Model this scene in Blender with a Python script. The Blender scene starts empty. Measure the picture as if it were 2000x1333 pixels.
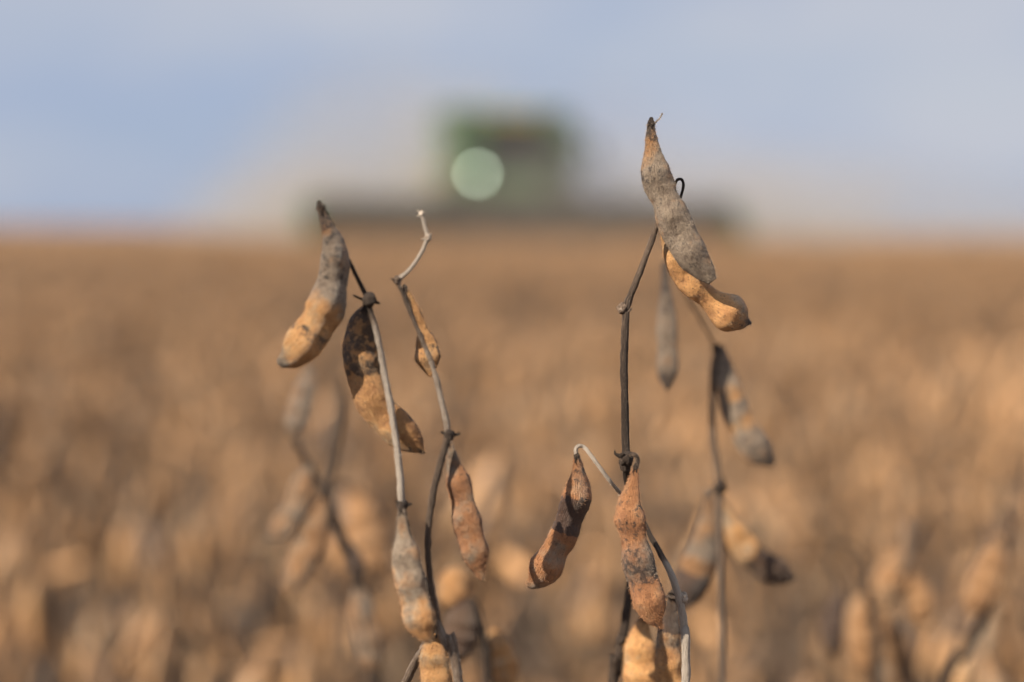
import bpy, bmesh, math, random
import numpy as np
from mathutils import Vector, Matrix, noise as mnoise

sc = bpy.context.scene
COL = sc.collection
R = math.radians
rnd = random.Random(11)

# ------------------------------------------------------------------ camera
CAM_H = 0.90
F_PX = 3333.3           # 60 mm on a 36 mm wide frame, in photo pixels (2000 wide)
cam_data = bpy.data.cameras.new('camera')
cam = bpy.data.objects.new('camera', cam_data)
COL.objects.link(cam)
sc.camera = cam
cam_data.lens = 60.0
cam_data.sensor_width = 36.0
cam_data.clip_start = 0.02
cam_data.clip_end = 6000.0
cam_data.dof.use_dof = True
cam_data.dof.focus_distance = 0.400
cam_data.dof.aperture_fstop = 4.9
PITCH, ROLL = R(3.80), R(0.45)
CAM_M = Matrix.Translation((0, 0, CAM_H)) @ Matrix.Rotation(R(90) - PITCH, 4, 'X') @ Matrix.Rotation(ROLL, 4, 'Z')
cam.matrix_world = CAM_M
VIEW = (CAM_M.to_3x3() @ Vector((0, 0, -1))).normalized()

def at(px, py, z):
    """a place z metres in front of the lens"""
    return CAM_M @ Vector(((px - 1000) / F_PX * z, -(py - 666.5) / F_PX * z, -z))

# ------------------------------------------------------------------ sky and sun
SUN_EL, SUN_AZ = R(36), R(237)
world = bpy.data.worlds.new('World')
sc.world = world
world.use_nodes = True
wn, wl = world.node_tree.nodes, world.node_tree.links
wn.clear()
w_out = wn.new('ShaderNodeOutputWorld')
w_bg = wn.new('ShaderNodeBackground')
w_sky = wn.new('ShaderNodeTexSky')
w_sky.sky_type = 'NISHITA'
w_sky.sun_disc = False
w_sky.sun_elevation = SUN_EL
w_sky.sun_rotation = SUN_AZ
w_sky.dust_density = 0.7
w_sky.ozone_density = 2.0
w_tc = wn.new('ShaderNodeTexCoord')
w_map = wn.new('ShaderNodeMapping')
w_map.inputs['Scale'].default_value = (2.6, 2.6, 9.0)
w_map.inputs['Location'].default_value = (0.9, 0.3, 0.35)
w_no = wn.new('ShaderNodeTexNoise')
w_no.inputs['Scale'].default_value = 1.3
w_no.inputs['Detail'].default_value = 5.0
w_ramp = wn.new('ShaderNodeValToRGB')
w_ramp.color_ramp.elements[0].position = 0.30
w_ramp.color_ramp.elements[0].color = (0.84, 0.84, 0.84, 1)
w_ramp.color_ramp.elements[1].position = 0.68
w_ramp.color_ramp.elements[1].color = (0.97, 0.97, 0.97, 1)
w_mix = wn.new('ShaderNodeMix')
w_mix.data_type = 'RGBA'
w_tone = wn.new('ShaderNodeMix')                    # thin high cloud, lit and shaded tones
w_tone.data_type = 'RGBA'
w_tone.inputs['A'].default_value = (3.62, 4.40, 6.1, 1)
w_tone.inputs['B'].default_value = (5.25, 5.45, 6.25, 1)
w_map2 = wn.new('ShaderNodeMapping')
w_map2.inputs['Scale'].default_value = (3.0, 3.0, 8.0)
w_map2.inputs['Location'].default_value = (0.2, 1.7, 0.1)
w_no2 = wn.new('ShaderNodeTexNoise')
w_no2.inputs['Scale'].default_value = 1.6
w_no2.inputs['Detail'].default_value = 4.0
w_st = wn.new('ShaderNodeMapRange')
w_st.inputs['From Min'].default_value = 0.36
w_st.inputs['From Max'].default_value = 0.64
wl.new(w_tc.outputs['Generated'], w_map2.inputs['Vector'])
wl.new(w_map2.outputs['Vector'], w_no2.inputs['Vector'])
wl.new(w_no2.outputs['Fac'], w_st.inputs['Value'])
# cloud thickens to the right and overhead
w_dot = wn.new('ShaderNodeVectorMath'); w_dot.operation = 'DOT_PRODUCT'
w_dot.inputs[1].default_value = (0.75, 0.0, 3.6)
wl.new(w_tc.outputs['Generated'], w_dot.inputs[0])
w_half = wn.new('ShaderNodeMath'); w_half.operation = 'MULTIPLY_ADD'
w_half.inputs[1].default_value = 0.75
w_half.inputs[2].default_value = -0.12
wl.new(w_st.outputs['Result'], w_half.inputs[0])
w_sum = wn.new('ShaderNodeMath'); w_sum.operation = 'ADD'; w_sum.use_clamp = True
wl.new(w_half.outputs[0], w_sum.inputs[0])
wl.new(w_dot.outputs['Value'], w_sum.inputs[1])
wl.new(w_sum.outputs[0], w_tone.inputs['Factor'])
wl.new(w_tone.outputs['Result'], w_mix.inputs['B'])
w_bg.inputs['Strength'].default_value = 0.0575
wl.new(w_tc.outputs['Generated'], w_map.inputs['Vector'])
wl.new(w_map.outputs['Vector'], w_no.inputs['Vector'])
wl.new(w_no.outputs['Fac'], w_ramp.inputs['Fac'])
wl.new(w_ramp.outputs['Color'], w_mix.inputs['Factor'])
wl.new(w_sky.outputs['Color'], w_mix.inputs['A'])
wl.new(w_mix.outputs['Result'], w_bg.inputs['Color'])
wl.new(w_bg.outputs['Background'], w_out.inputs['Surface'])

sun_data = bpy.data.lights.new('sun', 'SUN')
sun_data.energy = 5.0
sun_data.angle = R(0.5)
sun_data.color = (1.0, 0.88, 0.72)
sun = bpy.data.objects.new('sun', sun_data)
COL.objects.link(sun)
sun_dir = Vector((math.sin(SUN_AZ) * math.cos(SUN_EL), math.cos(SUN_AZ) * math.cos(SUN_EL), math.sin(SUN_EL)))
sun.rotation_euler = sun_dir.to_track_quat('Z', 'Y').to_euler()

sc.view_settings.view_transform = 'Standard'
sc.view_settings.look = 'None'
sc.view_settings.exposure = 0.84
sc.view_settings.gamma = 1.0
sc.view_settings.use_curve_mapping = False
sc.render.engine = 'CYCLES'
sc.cycles.use_adaptive_sampling = False
sc.cycles.use_denoising = True
sc.cycles.max_bounces = 6
sc.cycles.diffuse_bounces = 3
sc.cycles.volume_bounces = 1
sc.cycles.sample_clamp_indirect = 5.0

# ------------------------------------------------------------------ helpers
def tag(o, label=None, cat=None, group=None, kind=None):
    if label: o['label'] = label
    if cat: o['category'] = cat
    if group: o['group'] = group
    if kind: o['kind'] = kind
    return o

def empty(name, loc, rz=0.0):
    o = bpy.data.objects.new(name, None)
    o.empty_display_size = 0.05
    COL.objects.link(o)
    o.location = loc
    o.rotation_euler = (0, 0, rz)
    return o

class Geo:
    """collects quads and triangles with their wear and painted shade marks, then links them as ONE mesh"""
    def __init__(s):
        s.v, s.f, s.w, s.d, s.p, s.mi = [], [], [], [], [], []
    def add(s, verts, faces, weather=0.0, stain_shade=0.0, puv=None, mat=0):
        b = len(s.v)
        s.v.extend(verts)
        s.f.extend([tuple(i + b for i in f) for f in faces])
        n = len(verts)
        s.w.extend(weather if hasattr(weather, '__len__') else [weather] * n)
        s.d.extend(stain_shade if hasattr(stain_shade, '__len__') else [stain_shade] * n)
        s.p.extend(puv if puv is not None else [(v[0] * 200, v[1] * 200, v[2] * 100) for v in verts])
        s.mi.extend([mat] * len(faces))
    def mesh(s, name, mats, smooth=True):
        me = bpy.data.meshes.new(name)
        me.from_pydata([tuple(v) for v in s.v], [], s.f)
        for nm, arr in (('weather', s.w), ('stain_shade', s.d)):
            a = me.attributes.new(nm, 'FLOAT', 'POINT')
            a.data.foreach_set('value', np.asarray(arr, dtype=np.float32))
        a = me.attributes.new('puv', 'FLOAT_VECTOR', 'POINT')
        a.data.foreach_set('vector', np.asarray(s.p, dtype=np.float32).ravel())
        for m in (mats if isinstance(mats, (list, tuple)) else [mats]):
            me.materials.append(m)
        me.polygons.foreach_set('material_index', np.asarray(s.mi, dtype=np.int32))
        me.polygons.foreach_set('use_smooth', np.full(len(s.f), smooth))
        me.update()
        return me
    def build(s, name, mats, parent=None, smooth=True):
        o = bpy.data.objects.new(name, s.mesh(name, mats, smooth))
        COL.objects.link(o)
        if parent is not None:
            o.parent = parent
            o.matrix_parent_inverse = Matrix.Identity(4)
        return o

def lerp_list(table, t):
    if not hasattr(table, '__len__'):
        return table
    for (a, va), (b, vb) in zip(table, table[1:]):
        if t <= b:
            return va + (vb - va) * max(0.0, (t - a) / max(b - a, 1e-6))
    return table[-1][1]

def spline(ctrl, n):
    """Catmull-Rom through rows of numbers, resampled evenly along the first three"""
    P = np.array(ctrl, dtype=float)
    P = np.vstack([2 * P[0] - P[1], P, 2 * P[-1] - P[-2]])
    out = []
    for i in range(1, len(P) - 2):
        p0, p1, p2, p3 = P[i - 1], P[i], P[i + 1], P[i + 2]
        for t in np.linspace(0, 1, 24, endpoint=False):
            out.append(0.5 * (2 * p1 + (p2 - p0) * t + (2 * p0 - 5 * p1 + 4 * p2 - p3) * t * t + (3 * p1 - p0 - 3 * p2 + p3) * t ** 3))
    out.append(P[-2])
    out = np.array(out)
    s = np.concatenate([[0], np.cumsum(np.linalg.norm(np.diff(out[:, :3], axis=0), axis=1))])
    q = np.linspace(0, s[-1], n)
    return np.stack([np.interp(q, s, out[:, k]) for k in range(out.shape[1])], axis=1), q

def sweep(geo, pts, rw, rt, facing, roll=0.0, seg=16, weather=0.0, stain_shade=0.0, ridge=0.0, rough=0.0, rscale=300.0, seed=0.0, mat=0, q=None, hairs=0, hair_len=0.0007, rng=rnd, seam=None):
    """a closed body swept along pts; rw = half-widths, rt = half-depths"""
    n = len(pts)
    V = [Vector(p) for p in pts]
    if q is None:
        q = [0.0]
        for a, b in zip(V, V[1:]): q.append(q[-1] + (b - a).length)
    verts, we, st, pu, nor = [], [], [], [], []
    L = q[-1]
    face = Vector(facing).normalized()
    prevU = None
    for i in range(n):
        T = (V[min(i + 1, n - 1)] - V[max(i - 1, 0)]).normalized()
        U = T.cross(face)
        if U.length < 0.15:
            U = prevU if prevU is not None else T.orthogonal()
        U = (U - T * U.dot(T)).normalized()
        if prevU is not None and U.dot(prevU) < 0: U = -U
        prevU = U
        W = T.cross(U).normalized()
        t = q[i] / L
        rr = roll if not callable(roll) else roll(t)
        c, s_ = math.cos(rr), math.sin(rr)
        U2 = U * c + W * s_
        W2 = W * c - U * s_
        for k in range(seg):
            a = 2 * math.pi * k / seg
            ca, sa = math.cos(a), math.sin(a)
            x = rw[i] * ca
            y = rt[i] * sa
            if ridge:
                x *= 1 + ridge * max(0.0, abs(ca)) ** 14
                y *= 1 - 0.12 * abs(ca)
            o = U2 * x + W2 * y
            p = V[i] + o
            if rough:
                nz = mnoise.noise(p * rscale + Vector((seed, seed * 1.7, 0))) + 0.5 * mnoise.noise(p * rscale * 2.7 + Vector((0, seed, seed)))
                p = p + o * (rough * nz)
            verts.append(p)
            nor.append(o.normalized() if o.length > 0 else T)
            we.append(lerp_list(weather, t)); sv = lerp_list(stain_shade, t)
            if seam: sv = max(sv, seam * max(0.0, ca) ** 30)
            st.append(sv)
            pu.append((ca * 1.6 + seed, sa * 1.6, q[i] * 100 + seed))
    faces = []
    for i in range(n - 1):
        for k in range(seg):
            k2 = (k + 1) % seg
            faces.append((i * seg + k, i * seg + k2, (i + 1) * seg + k2, (i + 1) * seg + k))
    faces.append(tuple(range(seg - 1, -1, -1)))
    faces.append(tuple((n - 1) * seg + k for k in range(seg)))
    geo.add(verts, faces, we, st, pu, mat)
    if hairs:
        hv, hf, hw_, hs, hp = [], [], [], [], []
        for _ in range(hairs):
            j = rng.randrange(seg, (n - 1) * seg)
            k2 = j // seg * seg + (j + 1) % seg
            u = rng.random()
            p = verts[j].lerp(verts[k2], u)
            d = (nor[j] + Vector((rng.gauss(0, .45), rng.gauss(0, .45), rng.gauss(0, .45)))).normalized()
            Tn = (V[min(j // seg + 1, n - 1)] - V[max(j // seg - 1, 0)]).normalized()
            d = (d + Tn * rng.uniform(0.1, 1.2)).normalized()
            sd = d.orthogonal().normalized() * 0.00003
            l = hair_len * rng.uniform(.5, 1.3)
            b = len(hv)
            hv += [p - sd, p + sd, p + d * l]
            hf.append((b, b + 1, b + 2))
            hw_ += [we[j] + .12] * 3; hs += [max(0, st[j] - .25) * .7] * 3; hp += [pu[j]] * 3
        geo.add(hv, hf, hw_, hs, hp, mat)

# ------------------------------------------------------------------ materials
def new_mat(name):
    m = bpy.data.materials.new(name)
    m.use_nodes = True
    nt = m.node_tree
    return m, nt.nodes, nt.links, nt.nodes['Principled BSDF']

def nd(N, typ, **kw):
    n = N.new(typ)
    for k, v in kw.items(): setattr(n, k, v)
    return n

def ramp(N, stops, interp='LINEAR'):
    r = N.new('ShaderNodeValToRGB')
    r.color_ramp.interpolation = interp
    e = r.color_ramp.elements
    while len(e) < len(stops): e.new(0.5)
    for el, (p, c) in zip(e, stops):
        el.position = p
        el.color = (*c, 1) if len(c) == 3 else c
    return r

def mixc(N, L, fac, a, b, blend='MIX'):
    m = N.new('ShaderNodeMix'); m.data_type = 'RGBA'; m.blend_type = blend
    for sock, val in (('Factor', fac), ('A', a), ('B', b)):
        if hasattr(val, 'is_linked') or hasattr(val, 'links'): L.new(val, m.inputs[sock])
        elif sock == 'Factor': m.inputs[sock].default_value = val
        else: m.inputs[sock].default_value = (*val, 1)
    return m.outputs['Result']

def mth(N, L, op, a, b=None, clamp=False):
    m = N.new('ShaderNodeMath'); m.operation = op; m.use_clamp = clamp
    for i, v in enumerate((a, b)):
        if v is None: continue
        if hasattr(v, 'links'): L.new(v, m.inputs[i])
        else: m.inputs[i].default_value = v
    return m.outputs[0]

def noise(N, L, vec, scale, detail=3.0, rough=0.55):
    n = N.new('ShaderNodeTexNoise')
    n.inputs['Scale'].default_value = scale
    n.inputs['Detail'].default_value = detail
    n.inputs['Roughness'].default_value = rough
    if vec is not None: L.new(vec, n.inputs['Vector'])
    return n.outputs['Fac']

def pod_material(name, tan, grey, fine=True):
    """dry pod wall: tan to rust, bleached grey where 'weather' is high, black mould and painted shade where 'stain_shade' is high"""
    m, N, L, P = new_mat(name)
    tc = N.new('ShaderNodeTexCoord')
    oi = N.new('ShaderNodeObjectInfo')
    off = nd(N, 'ShaderNodeVectorMath', operation='ADD')
    L.new(tc.outputs['Object'], off.inputs[0])
    comb = N.new('ShaderNodeCombineXYZ')
    L.new(oi.outputs['Random'], comb.inputs[0]); L.new(oi.outputs['Random'], comb.inputs[1])
    L.new(comb.outputs[0], off.inputs[1])
    vec = off.outputs[0]
    w = nd(N, 'ShaderNodeAttribute', attribute_name='weather').outputs['Fac']
    s = nd(N, 'ShaderNodeAttribute', attribute_name='stain_shade').outputs['Fac']
    pu = nd(N, 'ShaderNodeAttribute', attribute_name='puv').outputs['Vector']
    big = noise(N, L, vec, 170 if fine else 45, 4)
    mid = noise(N, L, vec, 520, 5, .65)
    r1 = ramp(N, [(.28, tan[0]), (.50, tan[1]), (.74, tan[2])])
    L.new(mth(N, L, 'ADD', mth(N, L, 'MULTIPLY', big, .6), mth(N, L, 'MULTIPLY', mid, .4)), r1.inputs[0])
    r2 = ramp(N, [(.30, grey[0]), (.70, grey[1])])
    L.new(mid, r2.inputs[0])
    wf = mth(N, L, 'ADD', w, mth(N, L, 'MULTIPLY', mth(N, L, 'SUBTRACT', big, .5), 2.6))
    wr = ramp(N, [(.25, (0, 0, 0)), (.85, (.92, .92, .92))])
    L.new(wf, wr.inputs[0])
    col = mixc(N, L, wr.outputs[0], r1.outputs[0], r2.outputs[0])
    # mould and painted shade: blotches plus peppery specks
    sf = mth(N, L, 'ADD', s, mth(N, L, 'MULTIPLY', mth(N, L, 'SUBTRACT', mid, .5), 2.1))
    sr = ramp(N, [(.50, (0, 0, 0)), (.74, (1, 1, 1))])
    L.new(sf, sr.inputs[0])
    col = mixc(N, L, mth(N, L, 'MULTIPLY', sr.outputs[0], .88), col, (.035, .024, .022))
    if fine:
        sp = noise(N, L, vec, 1900, 2, .6)
        spr = ramp(N, [(.60, (0, 0, 0)), (.70, (1, 1, 1))])
        L.new(sp, spr.inputs[0])
        col = mixc(N, L, mth(N, L, 'MULTIPLY', spr.outputs[0], .62), col, (.06, .033, .022))
    # per-pod lightness
    hv = N.new('ShaderNodeHueSaturation')
    L.new(col, hv.inputs['Color'])
    L.new(mth(N, L, 'ADD', .82 if fine else .56, mth(N, L, 'MULTIPLY', oi.outputs['Random'], .36 if fine else .75)), hv.inputs['Value'])
    L.new(hv.outputs[0], P.inputs['Base Color'])
    P.inputs['Roughness'].default_value = .5
    P.inputs['Specular IOR Level'].default_value = .4
    P.inputs['Sheen Weight'].default_value = .05
    P.inputs['Sheen Roughness'].default_value = .5
    if fine:
        mp = N.new('ShaderNodeMapping'); mp.inputs['Scale'].default_value = (3.2, 3.2, 2.0)
        L.new(pu, mp.inputs['Vector'])
        vn = noise(N, L, mp.outputs[0], 2.4, 5, .7)
        h = mth(N, L, 'ADD', mth(N, L, 'MULTIPLY', vn, .7), mth(N, L, 'MULTIPLY', mid, .5))
        b = N.new('ShaderNodeBump')
        b.inputs['Strength'].default_value = 1.0
        b.inputs['Distance'].default_value = .0016
        L.new(h, b.inputs['Height'])
        L.new(b.outputs[0], P.inputs['Normal'])
    return m

def stem_material(name, dark, mid_, pale):
    """woody stem: bark streaks along its length, bleached where 'weather' is high"""
    m, N, L, P = new_mat(name)
    w = nd(N, 'ShaderNodeAttribute', attribute_name='weather').outputs['Fac']
    s = nd(N, 'ShaderNodeAttribute', attribute_name='stain_shade').outputs['Fac']
    pu = nd(N, 'ShaderNodeAttribute', attribute_name='puv').outputs['Vector']
    mp = N.new('ShaderNodeMapping'); mp.inputs['Scale'].default_value = (2.6, 2.6, 3.0)
    L.new(pu, mp.inputs['Vector'])
    st = noise(N, L, mp.outputs[0], 2.2, 6, .72)
    mp2 = N.new('ShaderNodeMapping'); mp2.inputs['Scale'].default_value = (1, 1, 1.1)
    L.new(pu, mp2.inputs['Vector'])
    bl = noise(N, L, mp2.outputs[0], 1.3, 4, .6)
    f = mth(N, L, 'ADD', mth(N, L, 'MULTIPLY', st, .65), mth(N, L, 'MULTIPLY', bl, .35))
    f = mth(N, L, 'ADD', f, mth(N, L, 'MULTIPLY', mth(N, L, 'SUBTRACT', w, .5), .36))
    f = mth(N, L, 'SUBTRACT', f, mth(N, L, 'MULTIPLY', s, .5))
    r = ramp(N, [(.30, dark), (.47, mid_), (.62, pale), (.85, tuple(min(1, c * 1.15) for c in pale))])
    L.new(f, r.inputs[0])
    L.new(r.outputs[0], P.inputs['Base Color'])
    P.inputs['Roughness'].default_value = .7
    P.inputs['Specular IOR Level'].default_value = .3
    b = N.new('ShaderNodeBump')
    b.inputs['Strength'].default_value = 1.0
    b.inputs['Distance'].default_value = .0011
    L.new(st, b.inputs['Height'])
    L.new(b.outputs[0], P.inputs['Normal'])
    return m

TAN = [(.25, .105, .040), (.54, .28, .105), (.70, .45, .21)]
GREY = [(.12, .093, .072), (.36, .295, .225)]
M_POD = pod_material('dry_pod_wall', TAN, GREY)
M_RUST = pod_material('rusty_pod_wall', [(.17, .066, .030), (.43, .195, .080), (.58, .33, .155)], GREY)
M_FIELDPOD = pod_material('field_pod_wall', [(.14, .062, .026), (.52, .285, .126), (.69, .44, .215)], [(.10, .072, .048), (.42, .315, .205)], fine=False)
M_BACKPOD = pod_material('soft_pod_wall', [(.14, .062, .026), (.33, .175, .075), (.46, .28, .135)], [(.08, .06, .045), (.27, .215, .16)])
M_STEM = stem_material('dry_stem_bark', (.045, .031, .023), (.20, .140, .100), (.56, .48, .40))
M_FIELDSTEM = stem_material('field_stem_bark', (.035, .023, .016), (.11, .075, .052), (.27, .20, .14))

def simple(name, col, rough=.6, spec=.4, metal=0.0, var=.25, scale=3.0):
    m, N, L, P = new_mat(name)
    tc = N.new('ShaderNodeTexCoord')
    n = noise(N, L, tc.outputs['Object'], scale, 4)
    c = mixc(N, L, n, tuple(x * (1 - var) for x in col), tuple(min(1, x * (1 + var)) for x in col))
    L.new(c, P.inputs['Base Color'])
    P.inputs['Roughness'].default_value = rough
    P.inputs['Specular IOR Level'].default_value = spec
    P.inputs['Metallic'].default_value = metal
    return m

# ------------------------------------------------------------------ ground
def ground_material():
    m, N, L, P = new_mat('field_soil')
    tc = N.new('ShaderNodeTexCoord')
    n1 = noise(N, L, tc.outputs['Object'], 9.0, 6, .65)
    n2 = noise(N, L, tc.outputs['Object'], .15, 4)
    r = ramp(N, [(.3, (.045, .03, .019)), (.55, (.09, .06, .038)), (.75, (.15, .10, .064))])
    L.new(n1, r.inputs[0])
    c = mixc(N, L, n2, r.outputs[0], (.14, .095, .06))
    L.new(c, P.inputs['Base Color'])
    P.inputs['Roughness'].default_value = .95
    b = N.new('ShaderNodeBump'); b.inputs['Distance'].default_value = .02
    L.new(n1, b.inputs['Height']); L.new(b.outputs[0], P.inputs['Normal'])
    return m

g = Geo()
xs = [-3000, -400, -60, -20, -8, -4, -2, -1, 0, 1, 2, 4, 8, 20, 60, 400, 3000]
ys = [-20, -4, -1, 0, 1, 2, 4, 8, 16, 30, 45, 70, 120, 300, 1000, 4500]
gv, gf = [], []
for j, y in enumerate(ys):
    for i, x in enumerate(xs):
        gv.append((x, y, 0.02 * mnoise.noise(Vector((x * .8, y * .8, 0))) if abs(x) < 30 and y < 60 else 0.0))
for j in range(len(ys) - 1):
    for i in range(len(xs) - 1):
        a = j * len(xs) + i
        gf.append((a, a + 1, a + 1 + len(xs), a + len(xs)))
g.add(gv, gf)
tag(g.build('ground', ground_material()), kind='structure')

# ------------------------------------------------------------------ the plants in front, leaf-bare and ripe
def stem_path(rows, z):
    """rows of (px, py, half width px[, dz in metres]) -> control rows x, y, z, r"""
    out = []
    for r in rows:
        d = z + (r[3] if len(r) > 3 else 0.0)
        p = at(r[0], r[1], d)
        out.append((p.x, p.y, p.z, r[2] * .81 / F_PX * d))
    return out

def add_stem(geo, rows, z, weather=.3, stain_shade=0.0, to_ground=False, n=None, hairs=250, knots=()):
    ctrl = stem_path(rows, z)
    if to_ground:
        last, prev = ctrl[-1], ctrl[-2]
        dx, dy = last[0] - prev[0], last[1] - prev[1]
        k = .12 / max(.01, prev[2] - last[2])
        ctrl.append((last[0] + dx * k * .5, last[1] + dy * k * .5 + .004, last[2] - .12, last[3] * 1.15))
        ctrl.append((last[0] + dx * k * .7 + .01, last[1] + dy * k * .7 + .006, last[2] * .45, last[3] * 1.3))
        ctrl.append((last[0] + dx * k * .7, last[1] + dy * k * .7, -0.02, last[3] * 1.6))
    def length(c): return sum((Vector(a[:3]) - Vector(b_[:3])).length for a, b_ in zip(c, c[1:]))
    frac = length(stem_path(rows, z)) / length(ctrl)      # wear tables run over the stem above the frame's lower edge
    sc_ = lambda tb: [(a * frac, v) for a, v in tb] if hasattr(tb, '__len__') else tb
    weather, stain_shade = sc_(weather), sc_(stain_shade)
    n = int((n or max(24, len(ctrl) * 12)) / (frac ** .5))
    S, q = spline(ctrl, n)
    sweep(geo, S[:, :3], S[:, 3], S[:, 3], VIEW, seg=14, weather=weather, stain_shade=stain_shade, rough=.26, rscale=560, seed=rnd.uniform(0, 9), q=list(q), hairs=int(hairs * .9 / frac), hair_len=.00045)

def add_knot(geo, px, py, r, z, weather=.35, stain_shade=.3, stubs=3):
    """swollen node with torn bracts"""
    c = at(px, py, z)
    rad = r / F_PX * z
    bm = bmesh.new()
    bmesh.ops.create_icosphere(bm, subdivisions=3, radius=rad)
    vs = []
    for v in bm.verts:
        k = 1 + .38 * mnoise.noise(v.co * (1.6 / rad) + Vector((px, py, 0))) + .2 * mnoise.noise(v.co * (4 / rad))
        vs.append(c + Vector((v.co.x * .95, v.co.y * .95, v.co.z * 1.1)) * k)
    fs = [tuple(v.index for v in f.verts) for f in bm.faces]
    bm.free()
    geo.add(vs, fs, weather, stain_shade)
    for k in range(stubs):
        a = rnd.uniform(0, 6.28)
        d = Vector((math.cos(a), -.4 + rnd.uniform(-.5, .5), math.sin(a) * .9)).normalized()
        p0 = c + d * rad * .5
        p1 = c + d * rad * rnd.uniform(1.3, 1.9)
        p2 = p1 + Vector((rnd.uniform(-.4, .4), 0, rnd.uniform(-.1, .6))) * rad
        S, q = spline([(*p0, rad * .35), (*p1, rad * .2), (*p2, rad * .05)], 8)
        sweep(geo, S[:, :3], S[:, 3], S[:, 3] * .6, VIEW, seg=6, weather=weather + .2, stain_shade=stain_shade, q=list(q), rough=.2, rscale=900)

def add_pod(parent, rows, z, weather=0.0, stain_shade=0.0, mat=None, roll=0.35, thick=.72, seam=.55, hairs=2600, seed=None, stalk=None, stalk_r=3.0, dz_end=0.0, rough=.085, label=None, stalk_weather=.3, stalk_stain_shade=.2, rings=110, seeds=(.3, .55, .8), ridge=.05, lumps=.75):
    seed = seed if seed is not None else rnd.uniform(0, 30)
    ctrl = []
    n = len(rows)
    c0 = math.sqrt(math.cos(roll) ** 2 + (thick * math.sin(roll)) ** 2)
    for i, r in enumerate(rows):
        d = z + dz_end * i / (n - 1)
        p = at(r[0], r[1], d)
        ctrl.append((p.x, p.y, p.z, r[2] / F_PX * d / c0))
    S, q = spline(ctrl, rings)
    rw = np.maximum(S[:, 3], .00012)
    t = q / q[-1]
    mx = rw.max()
    bulge = np.max([np.exp(-((t - c) / .085) ** 2) for c in seeds], axis=0)
    rw = np.where(rw > .35 * mx, rw * (1 + lumps * (.10 * bulge - .07)), rw)
    rt = rw * thick * (1 + lumps * (.48 * bulge - .32))
    ge = Geo()
    sweep(ge, S[:, :3], rw, rt, VIEW, roll=roll, seg=30, weather=weather, stain_shade=stain_shade, ridge=ridge, rough=rough, rscale=260, seed=seed, q=list(q), hairs=int(hairs * .8), hair_len=.0007, seam=seam)
    o = ge.build('pod', mat or M_POD, parent)
    if label: o['label'] = label
    if hairs:
        gc = Geo()
        p0, p1 = Vector(S[0, :3]), Vector(S[min(8, rings - 1), :3])
        T = (p1 - p0).normalized()
        A = T.orthogonal().normalized(); B_ = T.cross(A)
        r0 = max(rw[2] * .8, 4.0 / F_PX * z)
        ring, qq = spline([(*(p0 - T * r0 * 1.6), r0 * .5), (*(p0 - T * r0 * .3), r0), (*(p0 + T * r0 * .9), r0 * 1.12), (*(p0 + T * r0 * 1.5), r0 * .95)], 12)
        sweep(gc, ring[:, :3], ring[:, 3], ring[:, 3], VIEW, seg=10, weather=.3, stain_shade=.35, rough=.3, rscale=1100, seed=seed, q=list(qq), hairs=60, hair_len=.0006)
        for k in range(5):
            a = k * 1.2566 + seed
            d = A * math.cos(a) + B_ * math.sin(a)
            tip = p0 + T * r0 * (3.2 + .8 * math.sin(seed * 3 + k)) + d * r0 * (1.5 + .5 * math.cos(seed + 2 * k))
            mid_ = p0 + T * r0 * 2.0 + d * r0 * 1.25
            sp_, qq = spline([(*(p0 + T * r0 * .9 + d * r0 * .8), r0 * .42), (*mid_, r0 * .3), (*tip, r0 * .05)], 9)
            sweep(gc, sp_[:, :3], sp_[:, 3], sp_[:, 3] * .4, d, seg=6, weather=.4, stain_shade=.3, q=list(qq), rough=.2, rscale=900)
        gc.build('calyx', M_STEM, o)
    if stalk:
        gs = Geo()
        ctrl = stem_path([(x, y, stalk_r, dd) for x, y, dd in stalk], z)
        S, q = spline(ctrl, 12 * len(ctrl))
        sweep(gs, S[:, :3], S[:, 3], S[:, 3], VIEW, seg=10, weather=stalk_weather, stain_shade=stalk_stain_shade, rough=.2, rscale=600, seed=seed, q=list(q), hairs=160, hair_len=.0005)
        gs.build('pod_stalk', M_STEM, o)
    return o

def plant_root(name, label, px, py, z, group=None):
    return tag(empty(name, (0, 0, 0)), label, 'plant', group)

GRP = 'soybean plants in front of the field'

def settle(root, base):
    """move the plant's Empty to the foot of its stem, leaving its parts where they are"""
    root.location = base
    for ch in root.children:
        ch.matrix_parent_inverse = Matrix.Translation(-Vector(base))

# --- right-hand plant, in focus
ZR = .400
pr = plant_root('soybean_plant', 'tallest sharp soybean plant, dark upright stem with grey and orange pods at its tip', 1220, 700, ZR, GRP)
gs = Geo()
add_stem(gs, [(1284, 436, 6, -.001), (1276, 462, 6.5), (1262, 500, 7.2), (1246, 542, 8), (1232, 575, 8.5), (1224, 600, 9.5), (1221, 640, 9.5),
              (1219, 720, 9.3), (1220, 800, 9.2), (1222, 870, 9.5), (1223, 900, 10.5), (1226, 945, 8.5, .006), (1243, 995, 7.5, .010), (1266, 1040, 6.5, .008),
              (1292, 1085, 7.0, .003), (1314, 1130, 8.5, .0), (1329, 1180, 9.5), (1337, 1240, 10.2), (1340, 1333, 10.5)], ZR,
         weather=[(0, .42), (.19, .3), (.5, .20), (.51, .2), (.70, .1), (.745, .3), (.765, .95), (1, .85)], stain_shade=[(0, .05), (.17, .1), (.3, .2), (.5, .25), (.68, .2), (.75, .05), (1, 0)],
         to_ground=True, n=240, hairs=900)
add_knot(gs, 1216, 603, 11, ZR, .45, .15, 2)
add_knot(gs, 1224, 896, 14, ZR - .001, .35, .35, 4)
add_knot(gs, 1221, 912, 10, ZR, .35, .4, 2)
add_knot(gs, 1335, 1168, 10, ZR, .7, .05, 1)
gs.build('stem', M_STEM, pr)
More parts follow.
